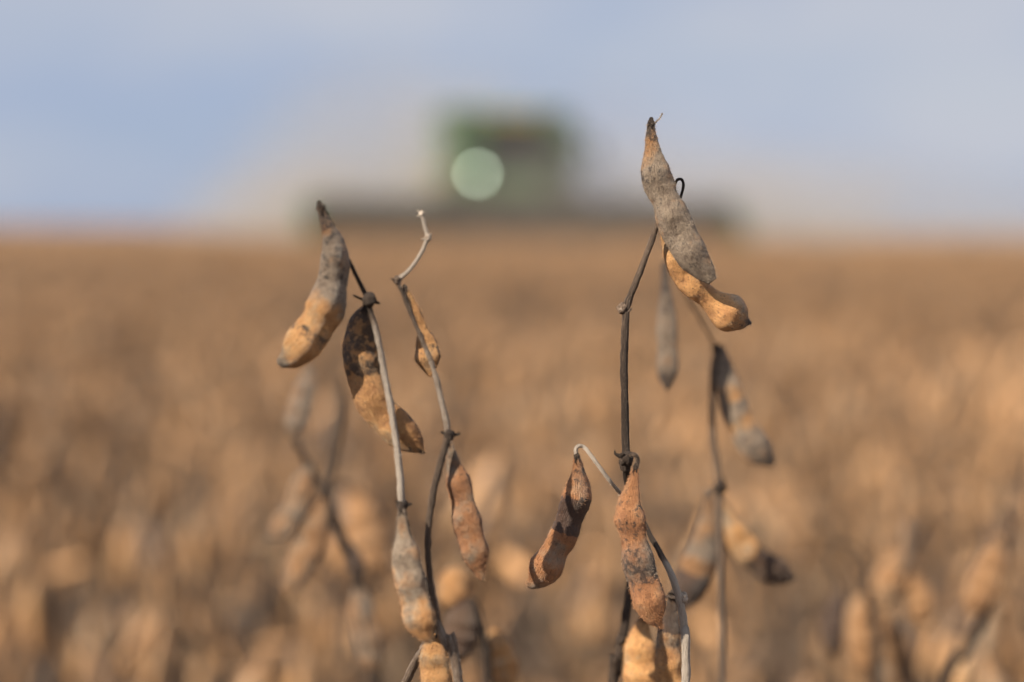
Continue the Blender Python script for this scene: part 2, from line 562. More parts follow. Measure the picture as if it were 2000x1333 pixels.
# pods at the tip
add_pod(pr, [(1272, 239, 7), (1271, 255, 8), (1273, 280, 13), (1279, 331, 26), (1290, 369, 30), (1302, 396, 27), (1314, 425, 32), (1330, 462, 33), (1352, 500, 29), (1376, 530, 22), (1392, 550, 9)],
        ZR - .0035, weather=[(0, .8), (.1, .55), (.2, .78), (.5, .95), (1, 1.05)], stain_shade=[(0, .8), (.12, .58), (.2, .3), (.3, .5), (.4, .28), (.6, .34), (.8, .42), (1, .15)], roll=.35,
        dz_end=-.002, hairs=3200, label='ash-grey pod bleached along its whole length', stalk=[(1273, 246, .0), (1280, 240, 0), (1288, 232, .0), (1294, 222, 0)], stalk_r=1.5, stalk_weather=.7, stalk_stain_shade=0, seed=3.1, seam=.35)
add_pod(pr, [(1296, 448, 7), (1311, 488, 18), (1331, 528, 25), (1356, 560, 24), (1382, 580, 22), (1410, 602, 33), (1434, 617, 35), (1452, 627, 22), (1461, 630, 7), (1468, 632, 1.5)],
        ZR + .0035, weather=[(0, .05), (.7, .1), (.88, .35), (1, .6)], stain_shade=[(0, .2), (.5, .18), (.62, .36), (.7, .18), (.9, .38), (1, .8)], roll=.1, hairs=2600, mat=M_POD, thick=.95, ridge=.0, seeds=(.25, .5, .82),
        label='orange-tan pod with a round swollen end', seed=7.7, stalk=[(1296, 452, 0), (1289, 440, -.002), (1284, 438, -.004)], stalk_r=4)
g2 = Geo()
S, q = spline(stem_path([(1322, 392, 4), (1317, 368, 3.6), (1322, 353, 3.6), (1331, 351, 3.6), (1335, 362, 3.6), (1331, 380, 3.6), (1326, 394, 4)], ZR), 60)
sweep(g2, S[:, :3], S[:, 3], S[:, 3], VIEW, seg=10, weather=.0, stain_shade=.8, rough=.2, rscale=600, q=list(q))
g2.build('tendril', M_STEM, pr)
# pod hanging off the long pale stalk
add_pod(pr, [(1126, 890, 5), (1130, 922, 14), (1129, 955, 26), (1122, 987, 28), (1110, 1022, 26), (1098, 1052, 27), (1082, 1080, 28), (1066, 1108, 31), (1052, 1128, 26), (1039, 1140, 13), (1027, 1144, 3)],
        ZR + .004, weather=[(0, .35), (.5, .1), (.6, .35), (1, .35)], stain_shade=[(0, .45), (.15, .55), (.24, .2), (.30, .8), (.34, 1.3), (.52, 1.3), (.56, .2), (.62, .25), (.75, .3), (.9, .12), (1, .2)], roll=-.3, mat=M_RUST,  # the dark middle band is a cast shadow painted into the colour
        stalk=[(1217, 970, .003), (1196, 946, -.002), (1174, 917, -.003), (1152, 887, -.002), (1142, 875, 0), (1132, 871, 0), (1125, 878, 0), (1126, 896, 0)], stalk_r=4.6, stalk_weather=.95, stalk_stain_shade=0,
        label='rusty pod with a broad painted shadow band, hung on a long pale stalk', seed=12.4)
# pod in front of the stem
add_pod(pr, [(1242, 912, 4), (1236, 945, 12), (1229, 985, 23), (1231, 1014, 29), (1237, 1050, 26), (1244, 1080, 29), (1251, 1117, 31), (1263, 1154, 31), (1270, 1184, 30), (1277, 1206, 21), (1288, 1222, 6), (1293, 1230, 1.5)],
        ZR - .004, weather=[(0, .05), (.3, .0), (.42, .2), (.5, .78), (.66, .72), (.74, .1), (1, .02)], stain_shade=[(0, .3), (.12, .38), (.2, .42), (.38, .52), (.46, .36), (.55, .66), (.66, .64), (.73, .48), (.8, .12), (1, .25)], roll=.5, mat=M_RUST, seam=.8,
        stalk=[(1226, 892, .003), (1238, 888, .0), (1245, 896, .0), (1243, 916, 0)], stalk_r=5, stalk_weather=.4, label='rust and grey pod hanging against the stem', seed=18.9, hairs=3600)
# lower pods
add_pod(pr, [(1260, 1200, 6), (1253, 1235, 20), (1250, 1275, 31), (1252, 1320, 33), (1256, 1370, 31), (1264, 1415, 6)], ZR + .030, weather=.12, stain_shade=[(0, .3), (.3, .2), (1, .3)], roll=.55, seed=22.0,
        stalk=[(1332, 1172, -.028), (1300, 1166, -.012), (1272, 1180, -.002), (1260, 1204, 0)], stalk_r=3.5)
add_pod(pr, [(1313, 1160, 5), (1311, 1195, 13), (1306, 1245, 22), (1306, 1300, 25), (1310, 1350, 26), (1315, 1405, 5)], ZR + .016, weather=[(0, .3), (.25, .4), (.4, .95), (.55, .3), (1, .2)], stain_shade=[(0, 1.3), (.28, 1.3), (.33, .2), (1, .3)], roll=.2, seed=25.0,  # dark top paints the shadow lying on this pod
        stalk=[(1330, 1166, -.012), (1318, 1158, -.004), (1306, 1160, .0), (1312, 1168, 0)], stalk_r=2.4, stalk_stain_shade=.6, label='grey-tan pod with a shadow painted on its neck')
bR = at(1340, 1333, ZR)
settle(pr, (bR.x, bR.y, 0))

# --- left-hand plant, a finger's breadth before the focus
ZL = .381
pl = plant_root('soybean_plant', 'forked soybean plant with sharp pale stems and a pod painted half in shadow', 780, 900, ZL, GRP)
gs = Geo()
add_stem(gs, [(662, 478, 4, -.002), (683, 512, 4.5, -.001), (700, 548, 5), (716, 580, 6), (724, 610, 6.8), (738, 660, 7.5), (752, 735, 8), (768, 825, 8.3), (779, 910, 8.4), (785, 982, 8.8),
              (794, 1030, 7.5, .006), (814, 1095, 7.0, .008), (836, 1155, 7.5, .006), (854, 1212, 9), (872, 1265, 11), (896, 1333, 12)], ZL,
         weather=[(0, .0), (.08, .0), (.13, .15), (.19, .7), (.3, .85), (.56, .9), (.60, .4), (.8, .35), (.88, .6), (1, .6)], stain_shade=[(0, .9), (.09, .8), (.13, .4), (.18, .05), (.56, .0), (.58, .4), (.8, .3), (.88, .05), (1, .1)], to_ground=True, n=220, hairs=700)
add_stem(gs, [(823, 416, 4.2), (829, 440, 4.6), (834, 463, 5.4), (822, 496, 5), (800, 527, 5), (779, 548, 6.2), (786, 572, 5), (802, 612, 5), (826, 668, 5.3), (847, 722, 6), (863, 785, 7), (874, 845, 8), (862, 900, 8.5), (846, 965, 8.2), (836, 1045, 7.6), (840, 1130, 7.6), (856, 1215, 8)], ZL,
         weather=[(0, .95), (.17, .9), (.20, .45), (.3, .55), (.45, .75), (.54, .75), (.58, .4), (.8, .4), (1, .45)], stain_shade=[(0, 0), (.18, 0), (.2, .3), (.28, .2), (.4, .05), (.54, .1), (.6, .2), (1, .1)], n=180, hairs=700)
add_knot(gs, 824, 418, 6, ZL, .9, .1, 2)
add_knot(gs, 836, 464, 7, ZL, .85, .1, 2)
add_knot(gs, 776, 548, 8, ZL, .55, .3, 3)
add_knot(gs, 722, 586, 13, ZL - .001, .0, .9, 1)
add_knot(gs, 786, 988, 11, ZL, .3, .5, 2)
add_knot(gs, 877, 850, 11, ZL, .35, .6, 3)
S, q = spline(stem_path([(716, 588, 4), (704, 584, 3), (690, 577, 2.2)], ZL), 20)
sweep(gs, S[:, :3], S[:, 3], S[:, 3], VIEW, seg=8, weather=0, stain_shade=.8, q=list(q), rough=.2)
gs.build('stem', M_STEM, pl)
add_pod(pl, [(626, 403, 9), (630, 415, 8), (640, 440, 12), (651, 475, 21), (654, 515, 27), (648, 560, 31), (635, 605, 36), (612, 645, 34), (590, 675, 34), (571, 695, 27), (554, 705, 15), (541, 707, 5)],
        ZL - .0026, weather=[(0, .4), (.2, .9), (.5, 1.1), (.56, .5), (.62, .1), (.9, .0), (.95, .5), (1, .9)], stain_shade=[(0, 1.2), (.1, .8), (.2, .58), (.35, .5), (.5, .42), (.58, .12), (.70, .18), (.735, .6), (.775, .55), (.80, .1), (1, .05)], roll=-.25, thick=.85, hairs=2600,
        label='pod grey at the top and orange-tan at its end', seed=31.0, seam=.3)
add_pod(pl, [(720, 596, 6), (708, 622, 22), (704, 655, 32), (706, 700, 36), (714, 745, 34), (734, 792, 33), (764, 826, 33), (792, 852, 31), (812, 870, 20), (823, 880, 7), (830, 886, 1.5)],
        ZL + .0036, weather=[(0, .1), (.6, .05), (1, .25)], stain_shade=[(0, .8), (.1, .72), (.40, .66), (.50, .15), (.7, .12), (.85, .15), (.95, .5), (1, .8)], roll=.2, thick=.62, hairs=2600, seam=.9,  # dark upper half deepens the neighbouring pod's shadow in the colour
        label='golden pod with a shadow painted over its upper half', seed=34.0, dz_end=.0)
add_pod(pl, [(791, 562, 3), (802, 590, 9), (815, 620, 11), (825, 645, 11), (832, 668, 20), (835, 695, 26), (838, 715, 18), (842, 737, 2)], ZL + .007, weather=[(0, .2), (.5, .1), (1, .3)], stain_shade=[(0, .3), (.5, .25), (.6, .4), (1, .3)], roll=.5, thick=.6, hairs=1500,
        label='small one-seeded pod, flat above its single swelling', seed=38.0, seam=1.0)
add_pod(pl, [(877, 860, 4), (884, 900, 14), (895, 940, 24), (905, 985, 25), (914, 1030, 29), (924, 1068, 28), (931, 1098, 21), (938, 1120, 10), (942, 1135, 2)], ZL + .003, weather=[(0, .5), (.25, .3), (.6, .35), (1, .1)], stain_shade=[(0, .3), (.3, .35), (1, .25)], roll=.6, mat=M_RUST, hairs=2600, seam=.6, seed=41.0)
add_pod(pl, [(784, 994, 5), (787, 1040, 13), (793, 1080, 26), (796, 1118, 31), (805, 1156, 28), (814, 1190, 32), (823, 1222, 29), (833, 1243, 17), (843, 1256, 3)], ZL - .004, weather=[(0, .9), (.5, .85), (.75, .55), (1, .3)], stain_shade=[(0, .2), (.4, .28), (1, .15)], roll=.5, hairs=2600, seam=.7, seed=44.0,
        label='pale beige two-seeded pod')
add_pod(pl, [(856, 1228, 7), (849, 1262, 22), (848, 1300, 29), (856, 1345, 29), (868, 1385, 18), (876, 1405, 2)], ZL + .008, weather=.1, stain_shade=[(0, .2), (.5, .2), (.7, .5), (1, .4)], roll=.5, seed=47.0)
gb = Geo()
add_stem(gb, [(848, 1222, 7, .0), (830, 1260, 9, .012), (806, 1305, 10, .02), (788, 1345, 11, .026)], ZL, weather=.4, to_ground=False)
gb.build('branch', M_STEM, pl)
bL = at(896, 1333, ZL)
settle(pl, (bL.x, bL.y, 0))

# --- plants standing behind, soft
def back_plant(label, z, stems, pods, knots=()):
    root = plant_root('soybean_plant', label, 0, 0, z, GRP)
    gs = Geo()
    base = None
    for rows, kw in stems:
        add_stem(gs, rows, z, hairs=0, n=90, **kw)
        if kw.get('to_ground'): base = at(rows[-1][0], rows[-1][1], z)
    for k in knots: add_knot(gs, k[0], k[1], k[2], z, .3, .4, 1)
    gs.build('stem', M_STEM, root)
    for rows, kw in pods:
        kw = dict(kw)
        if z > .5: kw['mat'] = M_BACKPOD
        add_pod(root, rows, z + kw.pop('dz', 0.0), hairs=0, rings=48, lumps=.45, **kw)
    settle(root, (base.x, base.y, 0))
    return root

back_plant('soft soybean plant behind the tallest one, thin dark stem with a dark-tipped pod each side', .490,
    [([(1398, 676, 6), (1391, 740, 7), (1392, 850, 7.5), (1404, 945, 8.5), (1406, 1060, 8), (1408, 1200, 8), (1411, 1340, 8.5)], dict(weather=.5, stain_shade=.1, to_ground=True))],
    [([(1297, 512, 6), (1299, 545, 8), (1301, 580, 12), (1302, 625, 19), (1303, 665, 19), (1304, 700, 20), (1303, 735, 17), (1303, 762, 3)], dict(weather=1.0, mat=M_BACKPOD, stain_shade=[(0, .8), (.35, .55), (.5, .35), (.8, .35), (.9, .8), (1, .9)], dz=-.012, roll=.5, stalk=[(1398, 680, .012), (1370, 628, .008), (1336, 570, .004), (1312, 522, .0), (1302, 508, 0), (1297, 520, 0)], stalk_r=3.4, stalk_weather=.5, seed=51)),
     ([(1408, 676, 6), (1416, 730, 20), (1429, 780, 27), (1446, 825, 26), (1464, 858, 29), (1488, 888, 25), (1510, 908, 6)], dict(weather=[(0, 1.0), (.25, .9), (.4, .4), (.45, .8), (.6, .35), (.7, 1.0), (1, .9)], stain_shade=[(0, .6), (.25, .5), (.38, .2), (.46, .6), (.6, .25), (.7, .5), (.9, .5), (1, .8)], roll=.3, seed=54)),
     ([(1384, 956, 9), (1383, 1010, 16), (1375, 1060, 26), (1362, 1108, 33), (1346, 1150, 30), (1333, 1180, 14), (1326, 1192, 3)], dict(mat=M_BACKPOD, weather=[(0, .8), (.3, .4), (.5, 1.0), (.6, .4), (1, .2)], stain_shade=[(0, .6), (.3, .3), (.5, .4), (.68, .5), (.72, 1.2), (1, 1.3)], dz=.012, roll=.2, seed=57)),
     ([(1405, 978, 8), (1424, 1020, 22), (1446, 1060, 29), (1476, 1092, 26), (1506, 1112, 27), (1536, 1126, 17), (1554, 1130, 3)], dict(weather=.25, stain_shade=[(0, .45), (.2, .25), (.52, .25), (.60, 1.0), (1, 1.3)], dz=.014, roll=.3, seed=60))],
    [(1405, 952, 14), (1398, 680, 8)])

back_plant('soft soybean plant at left, its drooping pods spread below the grey and orange pod', .555,
    [([(575, 850, 8), (592, 893, 7), (612, 930, 9), (636, 966, 12), (655, 1020, 13), (682, 1085, 12), (704, 1160, 12), (724, 1250, 13), (736, 1345, 14)], dict(weather=.25, stain_shade=.3, to_ground=True)),
     ([(664, 736, 7), (668, 780, 12), (658, 850, 15), (646, 910, 15), (636, 962, 14)], dict(weather=.4, stain_shade=.2))],
    [([(604, 715, 8), (600, 750, 20), (590, 790, 24), (578, 830, 22), (572, 858, 6)], dict(weather=.85, stain_shade=[(0, .5), (.5, .5), (1, .4)], roll=.6, seed=63)),
     ([(604, 905, 8), (592, 940, 20), (580, 985, 24), (560, 1020, 24), (538, 1042, 18), (520, 1056, 3)], dict(weather=.5, stain_shade=[(0, .3), (.6, .3), (1, .6)], roll=.5, seed=66)),
     ([(632, 968, 10), (620, 1010, 26), (606, 1060, 30), (586, 1105, 28), (566, 1140, 22), (548, 1160, 4)], dict(weather=[(0, .4), (.7, .3), (1, 0)], stain_shade=[(0, .5), (.5, .4), (.8, .5), (1, .5)], roll=.6, seed=69)),
     ([(676, 1060, 8), (690, 1090, 16), (697, 1112, 17), (704, 1140, 4)], dict(weather=0, stain_shade=1.3, roll=.2, seed=72)),
     ([(690, 950, 8), (705, 990, 34), (718, 1040, 40), (730, 1090, 36), (742, 1135, 8)], dict(weather=.2, stain_shade=.3, roll=.2, dz=.16, seed=75, stalk=[(640, 962, -.16), (665, 946, -.08), (690, 954, 0)], stalk_r=4)),
     ([(698, 1140, 8), (704, 1180, 24), (714, 1230, 28), (724, 1280, 26), (736, 1330, 6)], dict(weather=.6, stain_shade=.45, roll=.5, seed=78))],
    [(638, 964, 15)])

back_plant('soft soybean plant with a leaning bare tip, farthest right at the frame edge', .60,
    [([(1968, 992, 6), (1962, 1040, 8), (1952, 1120, 9), (1924, 1200, 11), (1882, 1280, 12), (1844, 1345, 13)], dict(weather=.15, stain_shade=.3, to_ground=True))],
    [([(1958, 1040, 8), (1940, 1085, 24), (1925, 1130, 30), (1908, 1172, 26), (1894, 1204, 4)], dict(weather=.1, stain_shade=[(0, .6), (.4, .45), (1, .3)], roll=.7, seed=81, mat=M_RUST)),
     ([(1968, 995, 5), (1970, 1025, 10), (1964, 1050, 12), (1958, 1075, 3)], dict(weather=.7, stain_shade=.6, roll=.3, seed=84))], [])
back_plant('soft soybean plant at lower right with an arched thin stalk over a dark pod', .625,
    [([(1690, 1130, 8), (1700, 1190, 11), (1716, 1260, 12), (1708, 1345, 12)], dict(weather=.05, stain_shade=.45, to_ground=True))],
    [([(1642, 1150, 6), (1634, 1185, 16), (1627, 1225, 22), (1625, 1258, 17), (1624, 1282, 3)], dict(weather=.1, stain_shade=1.1, roll=.3, seed=87, stalk=[(1692, 1140, .0), (1690, 1096, 0), (1664, 1066, 0), (1630, 1062, 0), (1610, 1082, 0), (1626, 1120, 0), (1642, 1154, 0)], stalk_r=4, stalk_weather=.4)),
     ([(1700, 1150, 7), (1685, 1190, 24), (1680, 1240, 28), (1686, 1290, 24), (1694, 1330, 4)], dict(weather=.2, stain_shade=.3, roll=.4, seed=90, dz=.03)),
     ([(1720, 1200, 7), (1740, 1240, 24), (1752, 1290, 26), (1760, 1340, 5)], dict(weather=.2, stain_shade=.3, roll=.4, seed=93, dz=.01))], [])
back_plant('soft pale-stemmed soybean plant with plump tan pods left of the leaning bare tip', .68,
    [([(1778, 1010, 9), (1770, 1080, 14), (1758, 1150, 12), (1764, 1220, 12), (1772, 1345, 14)], dict(weather=.5, stain_shade=.1, to_ground=True))],
    [([(1755, 1070, 8), (1742, 1115, 26), (1732, 1150, 28), (1724, 1188, 5)], dict(weather=.2, stain_shade=.28, roll=.4, seed=96)),
     ([(1778, 1120, 8), (1792, 1160, 28), (1800, 1196, 30), (1806, 1230, 5)], dict(weather=.2, stain_shade=.28, roll=.4, seed=99)),
     ([(1776, 1230, 8), (1762, 1270, 28), (1752, 1310, 30), (1750, 1350, 5)], dict(weather=.7, stain_shade=.1, roll=.4, seed=102))], [])
back_plant('soft short soybean stem just left of the sharp rust and grey pod', .435,
    [([(1229, 1132, 6), (1226, 1175, 10), (1216, 1245, 12), (1202, 1320, 12), (1196, 1350, 12)], dict(weather=.35, stain_shade=.25, to_ground=True))],
    [([(1200, 1330, 6), (1186, 1365, 22), (1180, 1405, 26), (1184, 1450, 5)], dict(weather=.2, stain_shade=.2, roll=.4, seed=105))], [(1214, 1250, 13)])

back_plant('soft low soybean plant with a round tan pod above a pod painted shadow-dark', .50,
    [([(926, 1172, 7), (936, 1206, 10), (948, 1270, 11), (954, 1345, 12)], dict(weather=.1, stain_shade=.4, to_ground=True))],
    [([(912, 1176, 8), (904, 1210, 30), (896, 1245, 34), (892, 1275, 24), (890, 1300, 4)], dict(weather=0, stain_shade=1.4, roll=.2, seed=108, stalk=[(930, 1184, 0), (922, 1168, 0), (912, 1180, 0)], stalk_r=4)),  # pod coloured almost black to paint the shade here
     ([(924, 1130, 8), (906, 1136, 34), (890, 1150, 36), (872, 1172, 24), (864, 1184, 4)], dict(weather=.3, stain_shade=.1, roll=.2, dz=.03, seed=111)),
     ([(960, 1230, 8), (975, 1270, 26), (985, 1310, 28), (992, 1350, 5)], dict(weather=.2, stain_shade=.3, roll=.3, dz=.01, seed=114))], [])

# ------------------------------------------------------------------ the crop behind
def field_pod_mesh(rng, rings=12, seg=8):
    L = rng.uniform(.040, .056)
    ns = rng.choice([2, 3, 3])
    bend = rng.uniform(-.25, .35)
    rows = []
    for i in range(rings):
        t = i / (rings - 1)
        w = .0052 * (math.sin(math.pi * min(1, t * 1.02 + .02)) ** .45) * (1 + .16 * math.cos(2 * math.pi * ns * (t - .5 / ns)))
        if t > .93: w *= max(.08, (1 - t) / .07)
        rows.append((L * bend * t * t, 0.0, -L * t, max(w, .0004)))
    S, q = spline(rows, rings)
    ge = Geo()
    k = rng.random()
    gy = rng.choice([0, 0, .15, .5])
    we = [(0, gy + rng.uniform(0, .5)), (.5, gy + rng.uniform(0, .5)), (1, gy + rng.uniform(0, .3))]
    dk = rng.choice([0, 0, .25, .65])  # darker pods paint in the shade between plants
    st = [(0, dk + rng.uniform(.2, .5)), (.4, dk + rng.uniform(.0, .3)), (.75, dk + rng.uniform(0, .4)), (1, .5 if k < .7 else 1.1)]
    sweep(ge, S[:, :3], S[:, 3], S[:, 3] * .72, (0, 1, 0), seg=seg, weather=we, stain_shade=st, ridge=.06, q=list(q), rng=rng)
    return ge

def plant_plan(rng, H=.75):
    """stem polylines and pod placements of one ripe soybean plant standing at the origin"""
    stems, pods = [], []
    def axis(p0, d0, length, r0, n, first):
        pts = [Vector(p0)]
        d = Vector(d0).normalized()
        for i in range(n):
            kick = Vector((rng.uniform(-.22, .22), rng.uniform(-.22, .22), .12))
            d = (d + kick).normalized()
            pts.append(pts[-1] + d * (length / n))
        stems.append([(p.x, p.y, p.z, r0 * (1 - .62 * i / n)) for i, p in enumerate(pts)])
        for i in range(first, n + 1):
            for _ in range(rng.choice([1, 2, 2]) if i < n else 3):
                a = rng.uniform(0, 2 * math.pi)
                down = rng.uniform(.08, .65) if rng.random() < .9 else rng.uniform(.9, 1.6)
                pods.append((pts[i] + Vector((math.cos(a), math.sin(a), 0)) * .006, a, down))
        return pts
    main = axis((0, 0, -.02), (rng.uniform(-.06, .06), rng.uniform(-.06, .06), 1), H, .0052, 12, 4)
    for b in range(rng.choice([2, 3])):
        i = rng.randint(2, 5)
        a = rng.uniform(0, 6.28)
        axis(main[i], (math.cos(a) * .7, math.sin(a) * .7, 1), (H - main[i].z) * rng.uniform(.75, 1.0), .0040, 7, 2)
    return stems, pods

def pod_matrix(p, a, down, rng, s=1.0):
    # pod meshes hang along -Z; lean them outwards by 'down' radians in direction a
    return Matrix.Translation(p) @ Matrix.Rotation(a, 4, 'Z') @ Matrix.Rotation(-down, 4, 'Y') @ Matrix.Rotation(rng.uniform(0, 6.28), 4, 'Z') @ Matrix.Scale(s, 4)

frng = random.Random(5)
pod_geos = [field_pod_mesh(frng) for _ in range(14)]
pod_meshes = [gq.mesh('pod', M_FIELDPOD) for gq in pod_geos]
FIELD_LABEL = 'dry tan soybean plant blurred into the mass of the field behind the sharp stems'
FIELD_GRP = 'soybean plants in the field'

def stem_geo(stems, seg=6):
    ge = Geo()
    for rows in stems:
        S, q = spline(rows, len(rows) * 2)
        sweep(ge, S[:, :3], S[:, 3], S[:, 3], (0, 1, 0), seg=seg, weather=frng.uniform(.2, .7), stain_shade=.1, q=list(q))
    return ge

protos = []      # with separate stem and pod parts
for v in range(5):
    stems, pods = plant_plan(frng)
    root = tag(empty('soybean_plant', (0, 0, 0)), FIELD_LABEL, 'plant', FIELD_GRP)
    stem_geo(stems).build('stem', M_FIELDSTEM, root)
    pods.sort(key=lambda p: -p[0].z)
    for (p, a, dn) in pods[:34]:
        o = bpy.data.objects.new('pod', frng.choice(pod_meshes))
        COL.objects.link(o)
        o.parent = root
        o.matrix_local = pod_matrix(p, a, dn, frng, frng.uniform(1.0, 1.35))
    protos.append(root)
merged = []      # one mesh each, for plants too blurred to show their parts
for v in range(6):
    stems, pods = plant_plan(frng)
    ge = stem_geo(stems)
    for (p, a, dn) in pods:
        M = pod_matrix(p, a, dn, frng, frng.uniform(1.0, 1.35))
        pg = frng.choice(pod_geos)
        ge.add([M @ Vector(q_) for q_ in pg.v], pg.f, pg.w, pg.d, pg.p, mat=1)
    merged.append(ge.mesh('soybean_plant', [M_FIELDSTEM, M_FIELDPOD]))

def copy_tree(o, parent=None):
    c = o.copy()
    COL.objects.link(c)
    if parent is not None:
        c.parent = parent
    for ch in o.children:
        copy_tree(ch, c)
    return c

spots = []
ROW = .38
for y in np.arange(.57, 5.2, .045):
    half = .32 * y + .16 + .06 * y
    for x in np.arange(-half, half, .15):
        spots.append((x + frng.uniform(-.06, .06), y + frng.uniform(-.03, .03)))
frng.shuffle(spots)
# thin out by distance to about 290 plants
keep = []
for (x, y) in spots:
    ok = True
    lim = .125 if y < 2.0 else .165
    for (a, b) in keep:
        if (a - x) ** 2 + (b - y) ** 2 < lim * lim:
            ok = False
            break
    if ok: keep.append((x, y))
keep.sort(key=lambda s: s[1])
keep = keep[:296]
FIELD_NEAR_END = keep[-1][1]
used = set()

NPART = 84
for i, (x, y) in enumerate(keep):
    hollow = mnoise.noise(Vector((x * 3.6, y * 2.6, 4.0)))
    H = frng.uniform(.58, .72) + .13 * hollow
    if frng.random() < .12: H += .06
    if .68 < y < .9 and x < .12 and frng.random() < .4: H = CAM_H - y * frng.uniform(.165, .235)
    H = min(H, .80 if y > .9 else CAM_H - y * .15)
    s = H / .75
    rz = frng.uniform(0, 6.28)
    if i < NPART:
        k = i % len(protos)
        o = protos[k] if k not in used else copy_tree(protos[k])
        used.add(k)
    else:
        o = bpy.data.objects.new('soybean_plant', merged[i % len(merged)])
        COL.objects.link(o)
        tag(o, FIELD_LABEL, 'plant', FIELD_GRP)
    o.location = (x, y, 0)
    o.rotation_euler = (frng.uniform(-.05, .05), frng.uniform(-.05, .05), rz)
    o.scale = (s, s, s)

# far crop: thousands of plants that nobody could count, one mass
def far_crop():
    V, F, W, D = [], [], [], []
    r = np.random.default_rng(3)
    nv = 0
    def lozenges(P, dirs, L, Wd, we, st):
        """three-sided spindle for each pod or stem piece"""
        nonlocal nv
        n = len(P)
        ref = r.normal(size=(n, 3))
        a = np.cross(dirs, ref); a /= np.linalg.norm(a, axis=1, keepdims=True)
        b = np.cross(dirs, a)
        mid = P + dirs * (L * .5)[:, None]
        tip = P + dirs * L[:, None]
        ring = [mid + (a * math.cos(t) + b * math.sin(t)) * Wd[:, None] for t in (0, 2.094, 4.189)]
        vs = np.stack([P, ring[0], ring[1], ring[2], tip], axis=1).reshape(-1, 3)
        base = nv + np.arange(n)[:, None] * 5
        tri = np.array([[0, 2, 1], [0, 3, 2], [0, 1, 3], [4, 1, 2], [4, 2, 3], [4, 3, 1]])
        V.append(vs); F.append((base[:, None, :] + tri[None]).reshape(-1, 3))
        W.append(np.repeat(we, 5)); D.append(np.repeat(st, 5))
        nv += n * 5
    def plants(y0, y1, dens, npods, size, hl, hs, box_=None):
        area = abs(.40 * (y1 ** 2 - y0 ** 2) + 1.2 * (y1 - y0))
        n = int(area * dens)
        y = np.sqrt(r.uniform(max(y0, 0) ** 2, y1 ** 2, n))
        x = r.uniform(-1, 1, n) * (.40 * y + .6)
        if box_:
            n = int((box_[1] - box_[0]) * (y1 - y0) * dens)
            x = r.uniform(box_[0], box_[1], n); y = r.uniform(y0, y1, n)
            ok = (y < .52) | (np.abs(x) > .38 * y + .18)
            x, y = x[ok], y[ok]; n = len(x)
        H = r.uniform(hl, hl + .12, n) + np.array([.09 * mnoise.noise(Vector((a * hs, b_ * hs * .8, 4.0))) for a, b_ in zip(x, y)])
        # pods
        px = np.repeat(x, npods); py = np.repeat(y, npods); ph = np.repeat(H, npods)
        m = len(px)
        spread = .085 * math.sqrt(size)
        P = np.stack([px + r.normal(0, spread, m), py + r.normal(0, spread, m), ph - np.abs(r.normal(0, .17, m))], axis=1)
        d = np.stack([r.normal(0, .3, m), r.normal(0, .3, m), -np.ones(m)], axis=1)
        d /= np.linalg.norm(d, axis=1, keepdims=True)
        gloom = np.repeat(r.choice([0, 0, 0, .35, .7], n) * (1.0 if y1 < 13 else .4), npods)      # some plants darkened, painting shaded gaps into the crop
        lozenges(P, d, r.uniform(.04, .06, m) * size, r.uniform(.006, .009, m) * size, r.uniform(0, .6, m), np.where(r.random(m) < .24, r.uniform(.5, 1.0, m), r.uniform(0, .25, m)) + gloom)
        P = np.stack([x, y, np.full(n, -.01)], axis=1)
        d = np.stack([r.normal(0, .05, n), r.normal(0, .05, n), np.ones(n)], axis=1)
        lozenges(P, d, H, np.full(n, .006 * size), r.uniform(.2, .8, n), r.uniform(0, .4, n))
    plants(FIELD_NEAR_END, 12, 19, 36, 1.1, .58, 1.8)
    plants(12, 24, 9, 24, 1.7, .62, .9)
    plants(24, 39.0, 5, 22, 2.4, .65, .5)
    plants(-1.2, .52, 26, 40, 1.0, .50, 3.0, (-1.8, .8))      # the rows the camera stands among
    plants(.52, FIELD_NEAR_END, 26, 40, 1.0, .56, 3.0, (-2.4, 2.0))
    plants(58, 160, .55, 30, 6.0, .66, .2)
    V = np.concatenate(V); F = np.concatenate(F); W = np.concatenate(W); D = np.concatenate(D)
    me = bpy.data.meshes.new('soybean_crop')
    me.vertices.add(len(V)); me.vertices.foreach_set('co', V.astype(np.float32).ravel())
    me.loops.add(F.size); me.loops.foreach_set('vertex_index', F.astype(np.int32).ravel())
    me.polygons.add(len(F))
    me.polygons.foreach_set('loop_start', np.arange(0, F.size, 3, dtype=np.int32))
    me.polygons.foreach_set('loop_total', np.full(len(F), 3, dtype=np.int32))
    me.polygons.foreach_set('use_smooth', np.ones(len(F), dtype=bool))
    for nm, arr in (('weather', W), ('stain_shade', D)):
        a = me.attributes.new(nm, 'FLOAT', 'POINT'); a.data.foreach_set('value', arr.astype(np.float32))
    me.materials.append(M_FIELDPOD)
    me.update(calc_edges=True)
    o = bpy.data.objects.new('soybean_crop', me)
    COL.objects.link(o)
    tag(o, 'far tan mass of ripe soybean crop reaching to the horizon', 'crop', kind='stuff')
far_crop()

